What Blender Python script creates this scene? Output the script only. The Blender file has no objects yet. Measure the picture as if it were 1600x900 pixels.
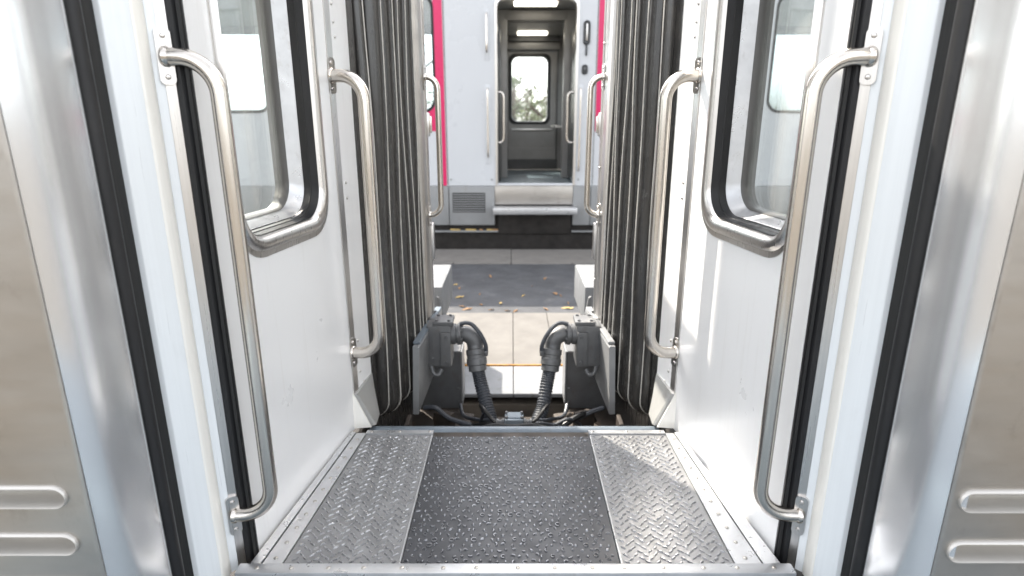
import bpy, bmesh, math, random
from mathutils import Vector, Matrix
random.seed(7)
R = math.radians
SC = bpy.context.scene
COL = SC.collection

# ------------------------------------------------------------------ camera
cam_d = bpy.data.cameras.new('camera')
cam = bpy.data.objects.new('camera', cam_d)
COL.objects.link(cam)
cam.location = (-0.01, 0, 1.25)
cam.rotation_euler = (R(90 - 15.8), 0, 0)
cam_d.sensor_width = 36
cam_d.lens = 919 / 1600 * 36
cam_d.clip_start = 0.05
cam_d.clip_end = 2000
cam_d.dof.use_dof = True
cam_d.dof.focus_distance = 1.95
cam_d.dof.aperture_fstop = 2.2
SC.camera = cam

# ------------------------------------------------------------------ light
SUN_H = Vector((-0.61, 0.79))           # towards the sun, on the ground
SUN_EL = R(46)
w = bpy.data.worlds.new('World')
SC.world = w
w.use_nodes = True
nt = w.node_tree
sky = nt.nodes.new('ShaderNodeTexSky')
sky.sky_type = 'NISHITA'
sky.sun_disc = False
sky.sun_elevation = SUN_EL
sky.sun_rotation = math.atan2(SUN_H.x, SUN_H.y)
sky.air_density = 1.0
sky.dust_density = 3.0
sky.ozone_density = 1.0
bg = nt.nodes['Background']
bg.inputs['Strength'].default_value = 0.15
hsv = nt.nodes.new('ShaderNodeHueSaturation')      # hazy, nearly white sky
hsv.inputs['Saturation'].default_value = 0.18
hsv.inputs['Value'].default_value = 1.0
nt.links.new(sky.outputs[0], hsv.inputs['Color'])
nt.links.new(hsv.outputs[0], bg.inputs['Color'])
sun_d = bpy.data.lights.new('sun', 'SUN')
sun_d.energy = 2.25
sun_d.angle = R(0.5)
sun_d.color = (1.0, 0.92, 0.80)
sun = bpy.data.objects.new('sun', sun_d)
COL.objects.link(sun)
sv = Vector((SUN_H.x * math.cos(SUN_EL), SUN_H.y * math.cos(SUN_EL), math.sin(SUN_EL)))
sun.rotation_euler = sv.to_track_quat('Z', 'Y').to_euler()
sun.location = (-6, 8, 12)

vs = SC.view_settings
vs.view_transform = 'Standard'
vs.look = 'None'
vs.exposure = 2.32
vs.gamma = 1.0
SC.cycles.use_denoising = True
SC.cycles.max_bounces = 10
SC.cycles.diffuse_bounces = 5
SC.cycles.glossy_bounces = 6
SC.cycles.transparent_max_bounces = 16
SC.cycles.caustics_reflective = True
SC.cycles.blur_glossy = 0.5
SC.cycles.sample_clamp_indirect = 6

# ------------------------------------------------------------------ materials
def nodes_of(name):
    m = bpy.data.materials.new(name)
    m.use_nodes = True
    t = m.node_tree
    return m, t, t.nodes['Principled BSDF']

def ramp(t, src, stops):
    r = t.nodes.new('ShaderNodeValToRGB')
    e = r.color_ramp.elements
    e[0].position, e[0].color = stops[0][0], (*stops[0][1], 1)
    e[1].position, e[1].color = stops[-1][0], (*stops[-1][1], 1)
    for p, c in stops[1:-1]:
        n = e.new(p)
        n.color = (*c, 1)
    t.links.new(src, r.inputs[0])
    return r.outputs[0]

def noise(t, scale, stretch=(1, 1, 1), detail=4, rough=.6):
    tc = t.nodes.new('ShaderNodeTexCoord')
    mp = t.nodes.new('ShaderNodeMapping')
    mp.inputs['Scale'].default_value = stretch
    n = t.nodes.new('ShaderNodeTexNoise')
    n.inputs['Scale'].default_value = scale
    n.inputs['Detail'].default_value = detail
    n.inputs['Roughness'].default_value = rough
    t.links.new(tc.outputs['Object'], mp.inputs['Vector'])
    t.links.new(mp.outputs[0], n.inputs['Vector'])
    return n.outputs['Fac']

def maprange(t, src, a, b, c, d):
    n = t.nodes.new('ShaderNodeMapRange')
    n.inputs[1].default_value, n.inputs[2].default_value = a, b
    n.inputs[3].default_value, n.inputs[4].default_value = c, d
    t.links.new(src, n.inputs[0])
    return n.outputs[0]

def bump(t, b, src, strength, dist=.002):
    n = t.nodes.new('ShaderNodeBump')
    n.inputs['Strength'].default_value = strength
    n.inputs['Distance'].default_value = dist
    t.links.new(src, n.inputs['Height'])
    t.links.new(n.outputs[0], b.inputs['Normal'])

def mat(name, c, rough=.5, metal=0., var=.15, scale=6, stretch=(1, 1, 1), rvar=.1, bmp=0., bscale=None, bstretch=None,
        bdist=.001, dirt=None, dirt_amt=.4, dirt_scale=9, coat=0, spec=.5, dirt_stretch=(1, 1, .6)):
    m, t, b = nodes_of(name)
    f = noise(t, scale, stretch)
    lo = tuple(max(0, x * (1 - var)) for x in c)
    hi = tuple(min(1, x * (1 + var * .7)) for x in c)
    col = ramp(t, f, [(.3, lo), (.7, hi)])
    if dirt:
        g = noise(t, dirt_scale, dirt_stretch, 8, .72)
        k = maprange(t, g, .56, .74, 0, dirt_amt)
        mx = t.nodes.new('ShaderNodeMix')
        mx.data_type = 'RGBA'
        t.links.new(k, mx.inputs[0])
        t.links.new(col, mx.inputs[6])
        mx.inputs[7].default_value = (*dirt, 1)
        col = mx.outputs[2]
    t.links.new(col, b.inputs['Base Color'])
    b.inputs['Metallic'].default_value = metal
    b.inputs['Specular IOR Level'].default_value = spec
    b.inputs['Coat Weight'].default_value = coat
    t.links.new(maprange(t, noise(t, scale * 1.7, stretch, 6), .3, .7, max(.03, rough - rvar), min(1, rough + rvar)), b.inputs['Roughness'])
    if bmp:
        bump(t, b, noise(t, bscale or scale * 4, bstretch or stretch, 6), bmp, bdist)
    return m

V = (30, 30, .6)        # vertical brushing
M = {}
M['white_paint'] = mat('white_paint', (.79, .79, .79), .30, .12, .015, 2, rvar=.03, dirt=(.45, .41, .35), dirt_amt=.16, dirt_scale=16, dirt_stretch=(2.2, 2.2, .10))
M['pale_panel'] = mat('pale_panel', (.71, .735, .75), .32, .1, .03, 3, V, rvar=.05, dirt=(.4, .4, .38), dirt_amt=.12)
M['cream_trim'] = mat('cream_trim', (.80, .78, .73), .35, .1, .04, 3, V, rvar=.05, dirt=(.35, .31, .25), dirt_amt=.25)
M['steel'] = mat('steel', (.60, .58, .56), .30, 1, .07, 4, V, .04, .06, 40, (30, 30, .5), .0002)
M['rail_steel'] = mat('rail_steel', (.64, .60, .55), .22, 1, .06, 5, (14, 14, .5), .06)
M['dull_steel'] = mat('dull_steel', (.43, .408, .382), .40, 1, .08, 3, (1, 1, 4), .06, .2, 9, (1, 1, 1), .003, dirt=(.18, .15, .12), dirt_amt=.35)
M['louvre_steel'] = mat('louvre_steel', (.52, .50, .47), .38, .5, .08, 5, (1, 1, 4), .05)  # paler than the sheet, painting in the lit louvre lips
M['aluminium'] = mat('aluminium', (.74, .75, .765), .22, .8, .02, 3, (8, 8, .15), .025, coat=.3)
M['strip_alu'] = mat('strip_alu', (.50, .505, .515), .34, .7, .10, 12, rvar=.1, dirt=(.25, .22, .19), dirt_amt=.4, dirt_scale=25)
M['tread'] = mat('tread_metal', (.215, .215, .217), .42, .22, .22, 11, rvar=.12, bmp=.25, bscale=60, bdist=.0006, dirt=(.16, .15, .14), dirt_amt=.55, dirt_scale=16)
M['stud_worn'] = mat('stud_worn', (.17, .173, .184), .26, .75, .3, 30)  # worn metal, lightened further for the glints on the studs
M['stud_pale'] = mat('stud_pale', (.34, .34, .35), .28, .75, .2, 30)  # paler than the plate, painting in the highlights on the bars
M['tread_dark'] = mat('tread_dark_metal', (.045, .047, .053), .42, .3, .25, 9, rvar=.1, bmp=.25, bscale=60, bdist=.0006, dirt=(.07, .07, .07), dirt_amt=.5, dirt_scale=13)
M['rubber'] = mat('rubber', (.012, .012, .013), .45, 0, .25, 6, (3, 3, .5), .08, .15, 18, None, .002, dirt=(.05, .045, .04), dirt_amt=.3, spec=.4)
M['grey_rubber'] = mat('grey_rubber', (.085, .082, .078), .4, 0, .2, 6, (3, 3, .5), .06)
M['black'] = mat('black_rubber', (.008, .008, .008), .6, 0, .3, 6, V, .1)
M['bellows'] = mat('bellows_rubber', (.040, .038, .036), .25, 0, .3, 5, (6, 6, .6), .08, .3, 9, (4, 4, .8), .003, dirt=(.12, .105, .085), dirt_amt=.35, dirt_scale=7, spec=.6)
M['seam'] = mat('seam_lit_edge', (.52, .50, .46), .45, 0, .15, 30, rvar=.1)  # pale seam, its brightness also standing for the sunlit fold edges
M['bracket'] = mat('bracket_paint', (.34, .34, .33), .42, .2, .12, 7, rvar=.08, dirt=(.2, .17, .14), dirt_amt=.4)
M['beam_paint'] = mat('beam_paint', (.165, .17, .175), .55, 0, .12, 7, rvar=.08, dirt=(.10, .085, .07), dirt_amt=.4, spec=.25)
M['frame_paint'] = mat('frame_paint', (.23, .235, .24), .42, .1, .12, 7, rvar=.08, bmp=.2, bscale=14, bdist=.002, dirt=(.10, .085, .07), dirt_amt=.5)
M['shade_black'] = mat('shade_black', (.018, .015, .013), .8, 0, .4, 6)  # near-black standing in for the shade under the carriages
M['box_paint'] = mat('box_paint', (.12, .122, .125), .45, .2, .15, 9, rvar=.08, bmp=.3, bscale=30, bdist=.001, dirt=(.09, .075, .06), dirt_amt=.6, dirt_scale=18)
M['hose'] = mat('hose_rubber', (.045, .05, .06), .45, 0, .3, 14, rvar=.08, dirt=(.16, .15, .13), dirt_amt=.3, dirt_scale=30)
M['dark_iron'] = mat('dark_iron', (.050, .040, .033), .65, .3, .4, 8, rvar=.1, bmp=.5, bscale=22, bdist=.004, dirt=(.2, .13, .07), dirt_amt=.5)
M['blue_tube'] = mat('blue_grey_paint', (.15, .18, .21), .38, .2, .15, 8, rvar=.08, dirt=(.08, .07, .06), dirt_amt=.4)
M['rust'] = mat('rust_line', (.36, .17, .03), .8, 0, .4, 20)
M['concrete'] = mat('concrete', (.165, .157, .147), .9, 0, .12, 5, rvar=.06, spec=.1, bmp=.4, bscale=60, bdist=.002, dirt=(.22, .2, .17), dirt_amt=.6, dirt_scale=11)
M['edge_stone'] = mat('edge_stone', (.215, .220, .228), .8, 0, .12, 6, rvar=.1, spec=.15, bmp=.4, bscale=40, bdist=.002, dirt=(.12, .11, .1), dirt_amt=.75, dirt_scale=14)
M['concrete_dark'] = mat('concrete_dark', (.115, .098, .08), .85, 0, .35, 4, bmp=.5, bscale=18, bdist=.006, dirt=(.05, .045, .04), dirt_amt=.8, dirt_scale=5)
M['asphalt'] = mat('asphalt', (.052, .054, .060), .75, 0, .35, 3, bmp=.8, bscale=90, bdist=.004, dirt=(.17, .165, .16), dirt_amt=.5, dirt_scale=4)
M['ground'] = mat('ground', (.10, .088, .072), .95, 0, .35, 2.5, bmp=.8, bscale=12, bdist=.03)
M['train_white'] = mat('train_white', (.52, .537, .56), .28, 0, .02, 1, rvar=.04, dirt=(.5, .5, .5), dirt_amt=.12)
M['train_grey'] = mat('train_grey', (.25, .255, .258), .42, 0, .12, 3, rvar=.06, dirt=(.17, .15, .13), dirt_amt=.4, dirt_scale=5)
M['magenta'] = mat('magenta_paint', (.58, .010, .105), .30, 0, .05, 2, rvar=.04)
M['interior'] = mat('interior_lining', (.245, .238, .23), .4, .2, .1, 4, rvar=.08)
M['interior_dark'] = mat('interior_dark', (.06, .06, .06), .35, .1, .2, 4)
M['lino'] = mat('blue_lino', (.12, .155, .18), .35, 0, .08, 7)
M['leaf_dry'] = mat('dry_leaf', (.30, .17, .08), .8, 0, .5, 30)
M['leaf_yellow'] = mat('yellow_leaf', (.45, .32, .12), .8, 0, .4, 30)
M['bark'] = mat('bark', (.12, .09, .065), .9, 0, .3, 8, (4, 4, .8))
M['handle_black'] = mat('handle_black', (.02, .022, .024), .35, 0, .2, 8)

t = M['aluminium'].node_tree
b = t.nodes['Principled BSDF']
tg = t.nodes.new('ShaderNodeTangent')
tg.direction_type = 'RADIAL'
tg.axis = 'Z'
t.links.new(tg.outputs[0], b.inputs['Tangent'])
b.inputs['Anisotropic'].default_value = .8
b.inputs['Coat Weight'].default_value = 0
def glass_mat(name, tint, rough=.0):
    m = bpy.data.materials.new(name)
    m.use_nodes = True
    t = m.node_tree
    t.nodes.clear()
    o = t.nodes.new('ShaderNodeOutputMaterial')
    mx = t.nodes.new('ShaderNodeMixShader')
    fr = t.nodes.new('ShaderNodeFresnel')
    ge = t.nodes.new('ShaderNodeNewGeometry')
    t.links.new(maprange(t, ge.outputs['Backfacing'], 0, 1, 1.75, 1 / 1.75), fr.inputs['IOR'])
    tr = t.nodes.new('ShaderNodeBsdfTransparent')
    tr.inputs['Color'].default_value = (*tint, 1)
    gl = t.nodes.new('ShaderNodeBsdfGlossy')
    gl.inputs['Roughness'].default_value = rough
    t.links.new(fr.outputs[0], mx.inputs[0])
    t.links.new(tr.outputs[0], mx.inputs[1])
    t.links.new(gl.outputs[0], mx.inputs[2])
    # thin uneven film of dust, also whitening the pane for its reflected veil
    df = t.nodes.new('ShaderNodeBsdfDiffuse')
    df.inputs['Color'].default_value = (.75, .75, .72, 1)
    m2 = t.nodes.new('ShaderNodeMixShader')
    k = maprange(t, noise(t, 5, (1, 1, .35), 8, .7), .42, .75, .03, .17)
    t.links.new(k, m2.inputs[0])
    t.links.new(mx.outputs[0], m2.inputs[1])
    t.links.new(df.outputs[0], m2.inputs[2])
    t.links.new(m2.outputs[0], o.inputs['Surface'])
    return m
M['glass'] = glass_mat('window_glass', (.96, .98, .97))
M['glass_dark'] = glass_mat('tinted_glass', (.90, .94, .95))
m, t, b = nodes_of('lamp_glow')
b.inputs['Emission Color'].default_value = (1, .93, .78, 1)
b.inputs['Emission Strength'].default_value = 1.6
M['lamp'] = m

# ------------------------------------------------------------------ mesh helpers
class MB:
    def __init__(s):
        s.v, s.f = [], []
    def add(s, vs_, fs):
        o = len(s.v)
        s.v += [tuple(p) for p in vs_]
        s.f += [tuple(i + o for i in f) for f in fs]
    def box(s, c, d, rot=None, bev=0.0, seg=1):
        bm = bmesh.new()
        bmesh.ops.create_cube(bm, size=1)
        bmesh.ops.scale(bm, vec=d, verts=bm.verts)
        if bev:
            bmesh.ops.bevel(bm, geom=bm.edges[:], offset=bev, segments=seg, affect='EDGES', profile=.6)
        if rot is not None:
            bmesh.ops.rotate(bm, matrix=rot, verts=bm.verts)
        bmesh.ops.translate(bm, vec=c, verts=bm.verts)
        bm.verts.index_update()
        s.add([v.co[:] for v in bm.verts], [[v.index for v in f.verts] for f in bm.faces])
        bm.free()
    def loft(s, loops, closed=True, cap0=True, cap1=True):
        n = len(loops[0])
        vs_ = [p for l in loops for p in l]
        fs = []
        for k in range(len(loops) - 1):
            for i in range(n if closed else n - 1):
                j = (i + 1) % n
                fs.append((k * n + i, k * n + j, (k + 1) * n + j, (k + 1) * n + i))
        if cap0: fs.append(tuple(range(n))[::-1])
        if cap1: fs.append(tuple((len(loops) - 1) * n + i for i in range(n)))
        s.add(vs_, fs)
    def tube(s, pts, r, n=14, cap=True):
        pts = [Vector(p) for p in pts]
        rs = r if isinstance(r, (list, tuple)) else [r] * len(pts)
        loops = []
        up = None
        for i, p in enumerate(pts):
            a = pts[max(0, i - 1)]
            b_ = pts[min(len(pts) - 1, i + 1)]
            d = (b_ - a).normalized()
            if up is None:
                up = d.orthogonal().normalized()
            up = (up - d * up.dot(d)).normalized()
            sd = d.cross(up)
            loops.append([p + (up * math.cos(q) + sd * math.sin(q)) * rs[i] for q in [2 * math.pi * k / n for k in range(n)]])
        s.loft(loops, True, cap, cap)
    def prism(s, prof, z0, z1):
        """closed polygon in plan, extruded upwards"""
        s.loft([[(x, y, z0) for x, y in prof], [(x, y, z1) for x, y in prof]])
    def lathe(s, c, axis, prof, n=14):
        axis = Vector(axis).normalized()
        u = axis.orthogonal().normalized()
        v = axis.cross(u)
        c = Vector(c)
        s.loft([[c + axis * h + (u * math.cos(q) + v * math.sin(q)) * r for q in [2 * math.pi * k / n for k in range(n)]] for r, h in prof])
    def holed(s, outer, holes, front, back):
        """sheet with holes: outer / holes are closed 2-D loops, front / back map (u,w) to a point"""
        bm = bmesh.new()
        loops = []
        es = []
        for l in [outer] + holes:
            vv = [bm.verts.new((p[0], p[1], 0)) for p in l]
            loops.append(vv)
            for i in range(len(vv)):
                es.append(bm.edges.new((vv[i], vv[(i + 1) % len(vv)])))
        bmesh.ops.triangle_fill(bm, use_beauty=True, edges=es)
        bm.verts.index_update()
        co = [v.co[:2] for v in bm.verts]
        fs = [[v.index for v in f.verts] for f in bm.faces]
        n = len(co)
        out = [tuple(f) for f in fs] + [tuple(i + n for i in f)[::-1] for f in fs]
        for l in loops:
            ix = [v.index for v in l]
            for i in range(len(ix)):
                j = (i + 1) % len(ix)
                out.append((ix[i], ix[j], ix[j] + n, ix[i] + n))
        bm.free()
        s.add([front(*p) for p in co] + [back(*p) for p in co], out)
    def build(s, name, material, parent=None, smooth=32, root=None, loc=None):
        me = bpy.data.meshes.new(name)
        o_ = Vector((0, 0, 0))
        if root is not None: o_ = root.location
        elif loc is not None: o_ = Vector(loc)
        me.from_pydata([tuple(Vector(p) - o_) for p in s.v], [], s.f)
        bm = bmesh.new()
        bm.from_mesh(me)
        bmesh.ops.recalc_face_normals(bm, faces=bm.faces)
        bm.to_mesh(me)
        bm.free()
        me.materials.append(M[material])
        if smooth:
            me.polygons.foreach_set('use_smooth', [True] * len(me.polygons))
            me.set_sharp_from_angle(angle=R(smooth))
        ob = bpy.data.objects.new(name, me)
        COL.objects.link(ob)
        if parent is not None: ob.parent = parent
        elif loc is not None: ob.location = loc
        return ob

def thing(name, loc, label=None, cat=None, group=None, kind=None):
    o = bpy.data.objects.new(name, None)
    o.empty_display_size = .1
    COL.objects.link(o)
    o.location = loc
    tag(o, label, cat, group, kind)
    return o
def tag(o, label=None, cat=None, group=None, kind=None):
    if label: o['label'] = label
    if cat: o['category'] = cat
    if group: o['group'] = group
    if kind: o['kind'] = kind
    return o
def inst(name, me, parent, loc, root, rot=None):
    o = bpy.data.objects.new(name, me)
    COL.objects.link(o)
    o.parent = parent
    o.location = Vector(loc) - root.location
    if rot is not None: o.rotation_euler = rot
    return o
def proto(mb, name, material, smooth=32):
    ob = mb.build(name, material, smooth=smooth)
    me = ob.data
    bpy.data.objects.remove(ob)
    return me
def rrect(u0, u1, w0, w1, r, n=8):
    out = []
    for cu, cw, a0 in ((u1 - r, w1 - r, 0), (u0 + r, w1 - r, 90), (u0 + r, w0 + r, 180), (u1 - r, w0 + r, 270)):
        for k in range(n + 1):
            a = R(a0 + 90 * k / n)
            out.append((cu + r * math.cos(a), cw + r * math.sin(a)))
    return out
def spline(pts, n=8):
    pts = [Vector(p) for p in pts]
    P = [pts[0] * 2 - pts[1]] + pts + [pts[-1] * 2 - pts[-2]]
    out = []
    for i in range(1, len(P) - 2):
        for k in range(n):
            t_ = k / n
            a, b_, c, d = P[i - 1:i + 3]
            out.append(.5 * ((2 * b_) + (c - a) * t_ + (2 * a - 5 * b_ + 4 * c - d) * t_ ** 2 + (3 * b_ - a - 3 * c + d) * t_ ** 3))
    out.append(pts[-1])
    return out

mb = MB(); mb.lathe((0, 0, 0), (0, 0, 1), [(.0062, 0), (.0062, .002), (.0045, .0042), (.0015, .005)], 10)
BOLT = proto(mb, 'bolt', 'steel')
mb = MB(); mb.lathe((0, 0, 0), (0, 0, 1), [(.0068, 0), (.0060, .0022), (.0028, .0036)], 10)
RIVET = proto(mb, 'rivet', 'dull_steel')
mb = MB(); mb.lathe((0, 0, 0), (0, 0, 1), [(.0085, 0), (.0085, .006), (.006, .009)], 6)
NUT = proto(mb, 'bolt', 'box_paint', 20)
HALL = 3.45     # height of the carriage ends above the vestibule floor
SIDE = {-1: 'left', 1: 'right'}
NUDGE = {-1: .0085, 1: 0}       # the left door frame stands a little closer in

# ================================================================== ground, platform
g = MB(); g.box((0, 200, -1.45), (1200, 1200, .5)); 
tag(g.build('ground', 'ground'), 'brown earth and ballast below the platform', None, None, 'structure')

plat = thing('platform', (0, 5.5, -.4), 'concrete and asphalt station platform between the two trains', None, None, 'structure')
pb = MB(); pb.box((0, 5.57, -.84), (26, 4.36, .72)); pb.build('platform_wall', 'concrete_dark', plat, root=plat)
def slabs(name, material, xs, y0, y1, top=-.4, th=.08, gap=.004, bev=.004):
    for a, b_ in zip(xs[:-1], xs[1:]):
        k = MB()
        k.box(((a + b_) / 2, (y0 + y1) / 2, top - th / 2 + random.uniform(-.002, .002)), (b_ - a - gap, y1 - y0 - gap, th), None, bev)
        k.build(name, material, plat, root=plat)
far_xs = lambda lo, hi, st: [lo + i * st for i in range(int(round((hi - lo) / st)) + 1)]
slabs('edge_slab', 'edge_stone', far_xs(-9.9, 0, .9) + far_xs(.9, 9.9, .9), 3.386, 3.826, th=.028)
slabs('paving_slab', 'concrete', far_xs(-9.92, -.62, .62) + [0, .30] + far_xs(.92, 9.6, .62), 3.846, 5.02)
k = MB(); k.box((0, 3.836, -.43), (20, .014, .07)); k.build('joint_strip', 'rust', plat, root=plat)
k = MB(); k.box((0, 4.43, -.43), (19.4, 1.16, .04)); k.build('joint_bed', 'dark_iron', plat, root=plat)
k = MB(); k.box((0, 5.97, -.445), (24, 1.89, .08)); k.build('asphalt', 'asphalt', plat, root=plat)
slabs('coping_slab', 'concrete', [-9.7, -8.3, -7, -5.6, -4.4, -3.1, -1.75, -.02, 1.45, 2.9, 4.2, 5.5, 6.9, 8.4, 9.8], 6.98, 7.75)
slabs('kerb_block', 'concrete', [-4.9, -4.1, -3.4, -2.7, -1.95, -1.2, -.72, -.02, .72, 1.1, 1.9, 2.6, 3.3, 4.1, 4.9], 6.90, 6.978, -.398, .06, .012)

for i, (x, y) in enumerate([(-.42, 5.12), (-.30, 5.25), (-.2, 5.1), (-.52, 5.5), (-.33, 5.6), (.02, 5.06), (.30, 5.12), (.5, 5.15), (.42, 5.62), (.47, 5.55),
                            (-.55, 5.82), (-.12, 5.3), (.2, 5.9), (-.05, 5.07), (.52, 5.3), (-.6, 5.95), (.35, 6.2), (-.25, 6.3), (-.47, 5.2), (.1, 5.55)]):
    k = MB()
    a = random.uniform(0, 6.28); L = random.uniform(.02, .05) * (1.3 if y < 5.2 else 1); W = L * random.uniform(.25, .45)
    pts = []
    for u_, w_, z_ in ((-1, 0, .004), (-.5, .7, .012), (.1, 1, .016), (.6, .6, .01), (1, 0, .018), (.6, -.6, .006), (.1, -1, .014), (-.5, -.7, .004)):
        uu, ww = u_ * L, w_ * W * random.uniform(.6, 1.2)
        pts.append((x + uu * math.cos(a) - ww * math.sin(a), y + uu * math.sin(a) + ww * math.cos(a), -.405 + z_))
    cx_ = (x, y, -.398)
    k.add(pts + [cx_], [(j, (j + 1) % 8, 8) for j in range(8)])
    k.add([(p[0], p[1], p[2] - .0015) for p in pts + [cx_]], [((j + 1) % 8, j, 8) for j in range(8)])
    lm = 'leaf_yellow' if i % 4 == 3 else 'leaf_dry'
    tag(k.build('dry_leaf', lm, loc=(x, y, -.405)), ('pale yellowish' if i % 4 == 3 else 'small brown') + ' fallen leaf lying on the dark asphalt of the platform', 'leaf', 'dry leaves on the platform asphalt')

# ================================================================== vestibule floor
FL = thing('floor', (0, 1.8, 0), 'metal vestibule floor of raised pattern tread plates', None, None, 'structure')
def stroke(mb_, pts, wd, h, z):
    n = len(pts)
    vs_, fs = [], []
    for i, p in enumerate(pts):
        a = pts[max(0, i - 1)]; b_ = pts[min(n - 1, i + 1)]
        d = Vector((b_[0] - a[0], b_[1] - a[1])).normalized()
        nn = Vector((-d.y, d.x))
        e = .35 if i in (0, n - 1) else 1
        hh = h * (.15 if i in (0, n - 1) else 1)
        for q, zz in ((-1, 0), (-.45, .85), (.45, .85), (1, 0)):
            vs_.append((p[0] + nn.x * q * wd * e, p[1] + nn.y * q * wd * e, z + hh * zz - .0002))
    for i in range(n - 1):
        for q in range(3):
            fs.append((i * 4 + q, i * 4 + q + 1, i * 4 + q + 5, i * 4 + q + 4))
    fs += [(0, 1, 2, 3), tuple((n - 1) * 4 + q for q in (3, 2, 1, 0))]
    mb_.add(vs_, fs)
def dome(mb_, x, y, r, h, z):
    n = 7
    vs_ = [(x + r * math.cos(6.283 * i / n), y + r * math.sin(6.283 * i / n), z) for i in range(n)] + \
          [(x + .62 * r * math.cos(6.283 * i / n), y + .62 * r * math.sin(6.283 * i / n), z + h * .8) for i in range(n)] + [(x, y, z + h)]
    mb_.add(vs_, [(i, (i + 1) % n, n + (i + 1) % n, n + i) for i in range(n)] + [(n + i, n + (i + 1) % n, 2 * n) for i in range(n)])
Y0, Y1 = 1.428, 2.17
# centre plate
cp = MB(); cp.box((-.014, (Y0 + Y1) / 2, -.009), (.648, Y1 - Y0, .018), None, .003)
cpo = cp.build('tread_plate', 'tread_dark', FL, root=FL)
tag(cpo, 'dark centre tread plate with curved studs')
st = MB()
y = Y0 + .022; row = 0
while y < Y1 - .012:
    x = -.325 + (.0135 if row % 2 else 0)
    while x < .300:
        xx, yy = x + random.uniform(-.004, .004), y + random.uniform(-.004, .004)
        q = random.random()
        rr = random.uniform(.0055, .0085)
        a0 = random.uniform(0, 6.283)
        if q < .34:
            dome(st, xx, yy, random.uniform(.0045, .0068), .0052, 0)
        elif q < .80:
            sp = random.uniform(2.0, 4.0)
            stroke(st, [(xx + rr * math.cos(a0 + sp * i / 5), yy + rr * math.sin(a0 + sp * i / 5)) for i in range(6)], .0029, .0048, 0)
        elif q < .90:
            stroke(st, [(xx + rr * math.cos(6.28 * i / 8), yy + rr * math.sin(6.28 * i / 8)) for i in range(9)], .0024, .0042, 0)
        else:
            stroke(st, [(xx + rr * 1.2 * i / 2 * math.cos(a0), yy + rr * 1.2 * i / 2 * math.sin(a0)) for i in (-2, -1, 0, 1, 2)], .0038, .0054, 0)
        x += .0250
    y += .0235; row += 1
tag(st.build('stud', 'stud_worn', cpo, root=FL), None, None, None, 'stuff')
# side plates, edge strips
for s, xi, xf, xn in ((-1, .340, .612, .680), (1, .312, .622, .640)):
    pl = MB(); z = .004
    pl.loft([[(s * xi, Y0, zz), (s * xn, Y0, zz), (s * xf, Y1 + .004, zz), (s * xi, Y1 + .004, zz)] for zz in (-.018, z)])
    po = pl.build('tread_plate', 'tread', FL, root=FL)
    tag(po, 'pale side tread plate with lozenge pattern on the ' + SIDE[s])
    ed = MB()
    ed.box((s * (xi - .0005), (Y0 + Y1) / 2, .0035), (.006, Y1 - Y0, .007), None, .0015)
    ed.build('edge_bead', 'strip_alu', FL, root=FL)
    st = MB(); y = Y0 + .014; row = 0
    while y < Y1 - .01:
        x = xi + .017 + (.0155 if row % 2 else 0); c = 0
        xe = xn + (xf - xn) * (y - Y0) / (Y1 - Y0)
        while x < xe - .012:
            a0 = R(38) if (row + c) % 2 else R(-38)
            a0 += random.uniform(-.12, .12)
            L = random.uniform(.0085, .0115)
            cv = random.uniform(-.003, .003)
            xx, yy = x + random.uniform(-.0015, .0015), y + random.uniform(-.0015, .0015)
            stroke(st, [(s * (xx + L * q * math.cos(a0) - cv * (1 - q * q) * math.sin(a0)), yy + L * q * math.sin(a0) + cv * (1 - q * q) * math.cos(a0)) for q in (-1, -.5, 0, .5, 1)],
                   random.uniform(.0026, .0036), .0056, z)
            x += .031; c += 1
        y += .0155; row += 1
    tag(st.build('stud', 'stud_pale', po, root=FL), None, None, None, 'stuff')
    ns = MB(); ns.loft([[(s * (xi - .004), yy, zz), (s * (xf + .002), yy, zz)] for yy, zz in ()] or
                       [[(s * (xi - .004), Y1 + .0045, -.02), (s * (xi - .004), Y1 + .0045, .011), (s * (xi - .004), Y1 + .034, .009), (s * (xi - .004), Y1 + .038, -.02)],
                        [(s * (xf + .002), Y1 + .0045, -.02), (s * (xf + .002), Y1 + .0045, .011), (s * (xf + .002), Y1 + .034, .009), (s * (xf + .002), Y1 + .038, -.02)]])
    no = ns.build('nosing_strip', 'strip_alu', FL, root=FL)
    for x in (xi + .012, (xi + xf) / 2, xf - .02): inst('rivet', RIVET, no, (s * x, Y1 + .019, .0095), FL)
    # riveted flat strip, tapering with the wall
    wn, wf = .772, .677
    an, af = xn + .002, xf + .002
    bn, bf = (an + wn) / 2 + .012, (af + wf) / 2 + .008
    fs_ = MB(); fs_.loft([[(s * an, Y0, zz), (s * bn, Y0, zz), (s * bf, Y1 + .01, zz), (s * af, Y1 + .01, zz)] for zz in (-.02, .009)])
    fo = fs_.build('edge_strip', 'strip_alu', FL, root=FL)
    for i in range(11):
        q = (i + .4) / 11
        inst('rivet', RIVET, fo, (s * ((an + bn) / 2 * (1 - q) + (af + bf) / 2 * q), Y0 + (Y1 - Y0) * q, .009), FL)
    # dark groove and raised strip against the wall
    g2 = MB(); g2.loft([[(s * (bn + .004), Y0, zz), (s * (wn - .002), Y0, zz + (.003 if zz > 0 else 0)), (s * (wf - .002), Y1 + .01, zz + (.003 if zz > 0 else 0)), (s * (bf + .004), Y1 + .01, zz)] for zz in (-.02, .012)])
    g2.build('wall_strip', 'strip_alu', FL, root=FL)
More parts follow.
